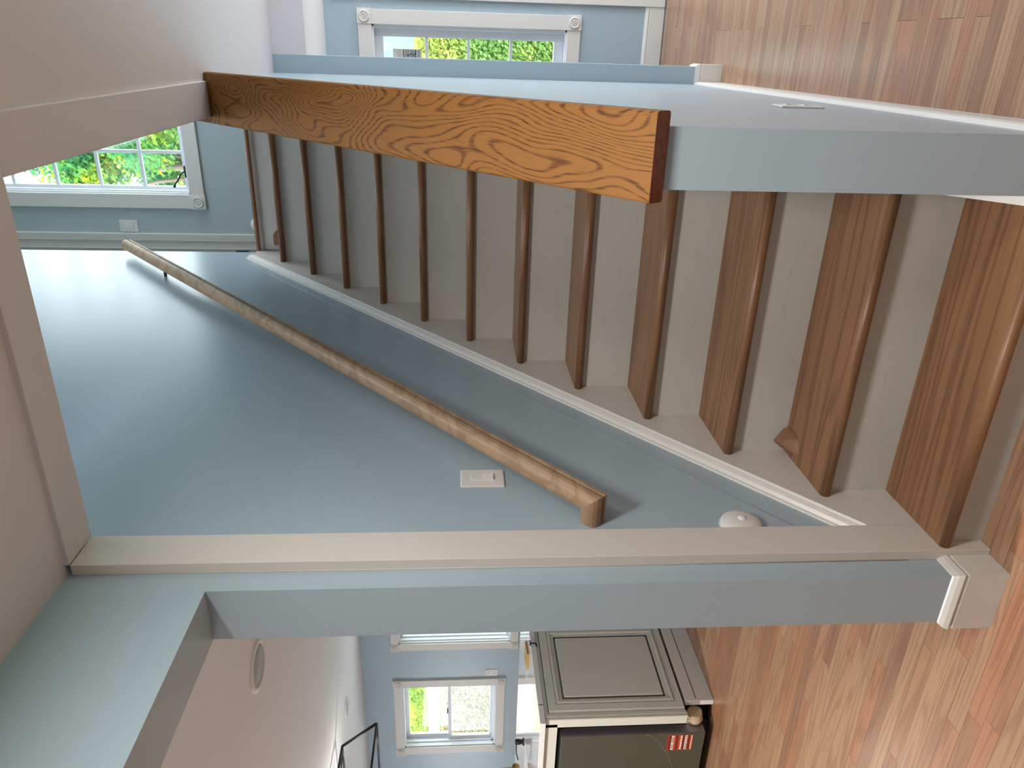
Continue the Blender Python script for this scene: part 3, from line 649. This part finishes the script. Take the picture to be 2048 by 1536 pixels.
for z0_, z1_, m_ in ((0.340, 0.345, 'sticker_dark'), (0.325, 0.338, 'sticker_dark'), (0.311, 0.323, 'paper'), (0.285, 0.300, 'sticker_dark'), (0.265, 0.272, 'paper'), (0.250, 0.262, 'sticker_dark'), (0.236, 0.248, 'paper'), (0.220, 0.232, 'sticker_dark'), (0.209, 0.213, 'paper')):
    MB().box(-2.357, -2.250, 1.3282, 1.3289, z0_, z1_).build('printed_bar', m_, stk)
for x_ in (-2.345, -2.33, -2.30, -2.285, -2.27): MB().box(x_, x_ + 0.008, 1.3278, 1.3283, 0.3135, 0.3205).build('printed_mark', 'ink', stk)
for x_ in (-2.35, -2.335, -2.32, -2.30, -2.28, -2.262): MB().box(x_, x_ + 0.007, 1.3278, 1.3283, 0.239, 0.245).build('printed_mark', 'ink', stk)
MB().tube([(-2.233, 1.3295, 0.470), (-2.255, 1.3290, 0.425), (-2.30, 1.329, 0.388), (-2.36, 1.329, 0.352), (-2.43, 1.329, 0.318), (-2.52, 1.329, 0.288), (-2.65, 1.329, 0.268)], 0.0014, 6).build('film_edge', 'steel_side', dr)

ZI = 1.062
MB().slab([-4.1, -2.118], [1.322, 2.535], [(-3.78, -2.97, 1.48, 1.935)], 1.031, ZI, 'XY').build('worktop', 'quartz', origin=(-3.1, 1.9, 1.031), bevel=0.003, label='glossy white worktop on the kitchen island with a sink cut-out', cat='worktop')
sn_ = MB().slab([-3.80, -2.95], [1.46, 1.955], [(-3.775, -2.975, 1.485, 1.93)], 0.80, 1.0305, 'XY').box(-3.80, -2.95, 1.46, 1.955, 0.79, 0.80)
sn_.build('sink', 'plastic', origin=(-3.4, 1.7, 0.79), label='white undermount sink in the island worktop', cat='sink')
sd = thing('soap_dispenser', (-3.08, 2.02, ZI), 'black soap dispenser with a thin spout on the glossy island worktop', 'soap dispenser')
MB().lathe([(0.0005, 0), (0.026, 0), (0.026, 0.004), (0.016, 0.011), (0.0155, 0.022), (0.019, 0.025), (0.019, 0.056), (0.0005, 0.058)], (-3.08, 2.02, ZI), (0, 0, 1), 24).build('body', 'black', sd)
MB().tube([(-3.09, 2.015, ZI + 0.050), (-3.15, 1.985, ZI + 0.050), (-3.185, 1.965, ZI + 0.038)], 0.004, 8).build('spout', 'black', sd)
fx, fy = -3.415, 2.03
fc = thing('faucet', (fx, fy, ZI), 'black faucet with a brass side lever behind the island sink', 'faucet')
MB().lathe([(0.0005, 0), (0.034, 0), (0.034, 0.008), (0.025, 0.012), (0.025, 0.30), (0.0005, 0.302)], (fx, fy, ZI), (0, 0, 1), 24).tube([(fx, fy, ZI + 0.29), (fx, fy - 0.02, ZI + 0.36), (fx, fy - 0.10, ZI + 0.40), (fx, fy - 0.18, ZI + 0.36), (fx, fy - 0.20, ZI + 0.28)], 0.014, 10).build('body', 'black', fc)
MB().lathe([(0.0005, 0), (0.022, 0), (0.022, 0.03), (0.0005, 0.031)], (fx + 0.022, fy, ZI + 0.045), (1, 0, 0), 20).build('side_stub', 'black', fc)
MB().lathe([(0.0005, 0), (0.027, 0), (0.027, 0.036), (0.024, 0.04), (0.0005, 0.04)], (fx + 0.050, fy, ZI + 0.045), (1, 0, 0), 24).build('knob', 'brass', fc)
MB().tube([(fx + 0.072, fy, ZI + 0.05), (fx + 0.070, fy, ZI + 0.135)], 0.006, 10).build('lever', 'brass', fc)
cbm = MB().prism([(-2.262, 1.975), (-2.38, 1.965), (-2.445, 2.145), (-2.292, 2.12)], ZI + 0.0003, ZI + 0.012, 'Z').build('cutting_board', 'board', origin=(-2.35, 2.05, ZI), bevel=0.002, label='thin wooden board lying on the glossy island worktop', cat='board')
MB().tube([(-2.39, 1.975, ZI + 0.005), (-2.44, 2.005, ZI + 0.0025), (-2.52, 2.04, ZI + 0.0025), (-2.56, 2.07, ZI + 0.0025), (-2.63, 2.095, ZI + 0.0025)], 0.002, 6).build('cord', 'cord', cbm)

ld = thing('lantern_pendant', (-3.975, 2.5, 2.15), 'black open metal lantern pendant hanging from the kitchen ceiling', 'pendant lamp')
LX, LY, ZT, ZB_ = -3.975, 2.50, 2.405, 2.145; a, bq = 0.155, 0.265
def sq(h, z): return [(LX + sx * h, LY + sy * h, z) for sx, sy in ((1, -1), (1, 1), (-1, 1), (-1, -1))]
for h, z in ((a, ZT), (bq, ZB_)):
    p4 = sq(h, z)
    for i in range(4): MB().tube([p4[i], p4[(i + 1) % 4]], 0.011, 4).build('rail', 'black', ld)
for p, q in zip(sq(a, ZT), sq(bq, ZB_)): MB().tube([p, q], 0.011, 4).build('corner_bar', 'black', ld)
MB().tube([(LX, LY, ZT - 0.10), (LX, LY, ZC)], 0.007, 8).lathe([(0.0005, 0), (0.06, 0), (0.06, 0.015), (0.0005, 0.02)], (LX, LY, ZC), (0, 0, -1), 20).build('stem', 'black', ld)
bl = MB().lathe([(0.0005, 0), (0.014, 0.004), (0.03, 0.03), (0.032, 0.05), (0.022, 0.08), (0.013, 0.10), (0.013, 0.13), (0.0005, 0.13)], (LX, LY, ZT - 0.225), (0, 0, 1), 16).build('added_bulb', 'lens_lit', ld)  # lit bulb is added to brighten the kitchen ceiling
pl_ = bpy.data.lights.new('added_bulb_light', 'POINT'); pl_.energy = 4.5; pl_.color = (1.0, 0.96, 0.92); pl_.shadow_soft_size = 0.05
po = bpy.data.objects.new('added_bulb_light', pl_); C.objects.link(po); po.parent = ld; po.location = (0, 0, 2.405 - 0.25 - 2.15)
for i in range(2): MB().tube([sq(a, ZT)[i], sq(a, ZT)[i + 2]], 0.007, 4).build('cross_bar', 'black', ld)

# ------------------------------------------------------------------ outdoors
S(MB().box(-60, 60, 4.4, 90, -0.7, -0.45), 'ground', 'lawn', 'lawn behind the house')
S(MB().box(-13, 5, 4.32, 8.6, -0.46, -0.42), 'reflector', 'concrete', 'pale concrete patio out of view, added to bounce daylight indoors')  # unseen slab added to throw light up through the windows
def leaves(rng, pts, size):
    vs = []; fs = []
    for p in pts:
        d = Vector((rng.gauss(0, 1), rng.gauss(0, 1), rng.gauss(0, 1))).normalized(); t = d.orthogonal().normalized(); b_ = d.cross(t)
        s_ = size * rng.uniform(0.6, 1.3); k = len(vs); p = Vector(p)
        vs += [p - t * s_, p - b_ * s_ * 0.5, p + t * s_, p + b_ * s_ * 0.5]; fs.append((k, k + 1, k + 2, k + 3))
    mb = MB(); mb.add(vs, fs); return mb
def tree(x, y, h, R, seed, label, n=7000, leaf=0.13, group='trees behind the house'):
    rg = random.Random(seed); t = thing('leafy_tree', (x, y, -0.45), label, 'tree', group)
    tp = [(x + rg.uniform(-.15, .15) * i / 6, y, -0.45 + (h * 0.8) * i / 6) for i in range(7)]
    MB().tube(tp, [0.2 - 0.025 * i for i in range(7)], 10).build('trunk', 'bark', t)
    mb = MB(); pts = []
    blobs = []
    for i in range(46):
        a = rg.uniform(0, 6.283); z = rg.uniform(0.22, 1.0) * h; rad = R * (1 - abs(z / h - 0.5) * 1.1) * rg.uniform(0.3, 1.0)
        c = Vector((x + math.cos(a) * rad, y + math.sin(a) * rad, z - 0.4)); blobs.append((c, rg.uniform(0.45, 0.95) * R * 0.42))
        k = min(6, max(1, int(z / h * 6)))
        mb.tube([tp[k - 1], (Vector(tp[k]) + c) / 2, c], [0.05, 0.035, 0.012], 6)
    mb.build('branches', 'bark', t)
    for i in range(n):
        c, r_ = rg.choice(blobs); v = Vector((rg.gauss(0, 1), rg.gauss(0, 1), rg.gauss(0, 1))).normalized() * r_ * rg.uniform(0.55, 1.0)
        pts.append(c + v)
    leaves(rg, pts, leaf).build('foliage', 'leaf_tree', t, kind='stuff', normals=False)
def hedge(x0, x1, y, z1, seed, mat, label, n=9000, leaf=0.036, depth=1.0, z0=-0.45, group=None):
    rg = random.Random(seed); t = thing('clipped_hedge', ((x0 + x1) / 2, y + depth / 2, z0), label, 'hedge', group)
    MB().box(x0 + .12, x1 - .12, y + 0.14, y + depth - 0.1, z0, z1 - 0.14).build('core', mat, t)
    pts = []
    for i in range(n):
        if rg.random() < 0.85: pts.append((rg.uniform(x0, x1), y + abs(rg.gauss(0, 0.07)), rg.uniform(z0, z1)))
        else: pts.append((rg.uniform(x0, x1), rg.uniform(y, y + depth), z1 - abs(rg.gauss(0, 0.07))))
    leaves(rg, pts, leaf).build('foliage', mat, t, kind='stuff', normals=False)
tree(-1.0, 13.2, 9.4, 2.4, 11, 'leafy green and yellow tree seen through the upstairs window', 90000, 0.06)
tree(-5.4, 16.5, 9.0, 2.4, 12, 'smaller leafy tree standing behind the hedge across from the kitchen', 25000, 0.07)
tree(6.2, 13.0, 7.6, 2.2, 13, 'broad green tree beyond the sun room', 15000, 0.08)
hedge(-0.5, 3.4, 9.6, 2.09, 21, 'leaf_hedge', 'yellow-green clipped hedge outside the sun room', 40000)
hedge(-7.6, -0.9, 9.6, 2.6, 22, 'leaf_hedge', 'yellow-green clipped hedge across from the kitchen', 40000)
hedge(-13.6, -8.9, 8.8, 1.82, 23, 'leaf_dry', 'pale dry hedge below the white rail outside the kitchen', 40000, group=None)
hedge(-14.6, -8.9, 11.0, 3.6, 24, 'leaf_hedge', 'tall yellow-green hedge behind the white rail outside the kitchen', 40000)
fr_ = thing('garden_rail', (-11.2, 10.0, -0.45), 'white horizontal garden rail between the hedges', 'fence')
MB().box(-14.5, -8.2, 9.98, 10.06, 1.90, 2.14).build('rail', 'trim', fr_, bevel=0.01)
for px_ in (-14.3, -8.4): MB().box(px_ - .06, px_ + .06, 10.06, 10.18, -0.45, 2.2).build('post', 'trim', fr_, bevel=0.01)
nb = thing('garden_shed', (2.0, 17.0, -0.45), 'pale teal shed beyond the sun-room hedge', 'shed')
MB().box(0.6, 3.2, 16.0, 18.0, -0.45, 3.6).build('wall', 'teal', nb)
MB().prism([(15.7, 3.6), (18.3, 3.6), (17.0, 4.6)], 0.4, 3.4, 'X').build('roof', 'trim', nb)
MB().box(0.58, 0.72, 15.96, 16.05, -0.45, 3.6).build('corner_board', 'trim', nb); MB().box(3.08, 3.22, 15.96, 16.05, -0.45, 3.6).build('corner_board', 'trim', nb)
for o in bpy.data.objects:
    if '_o' in o: del o['_o']
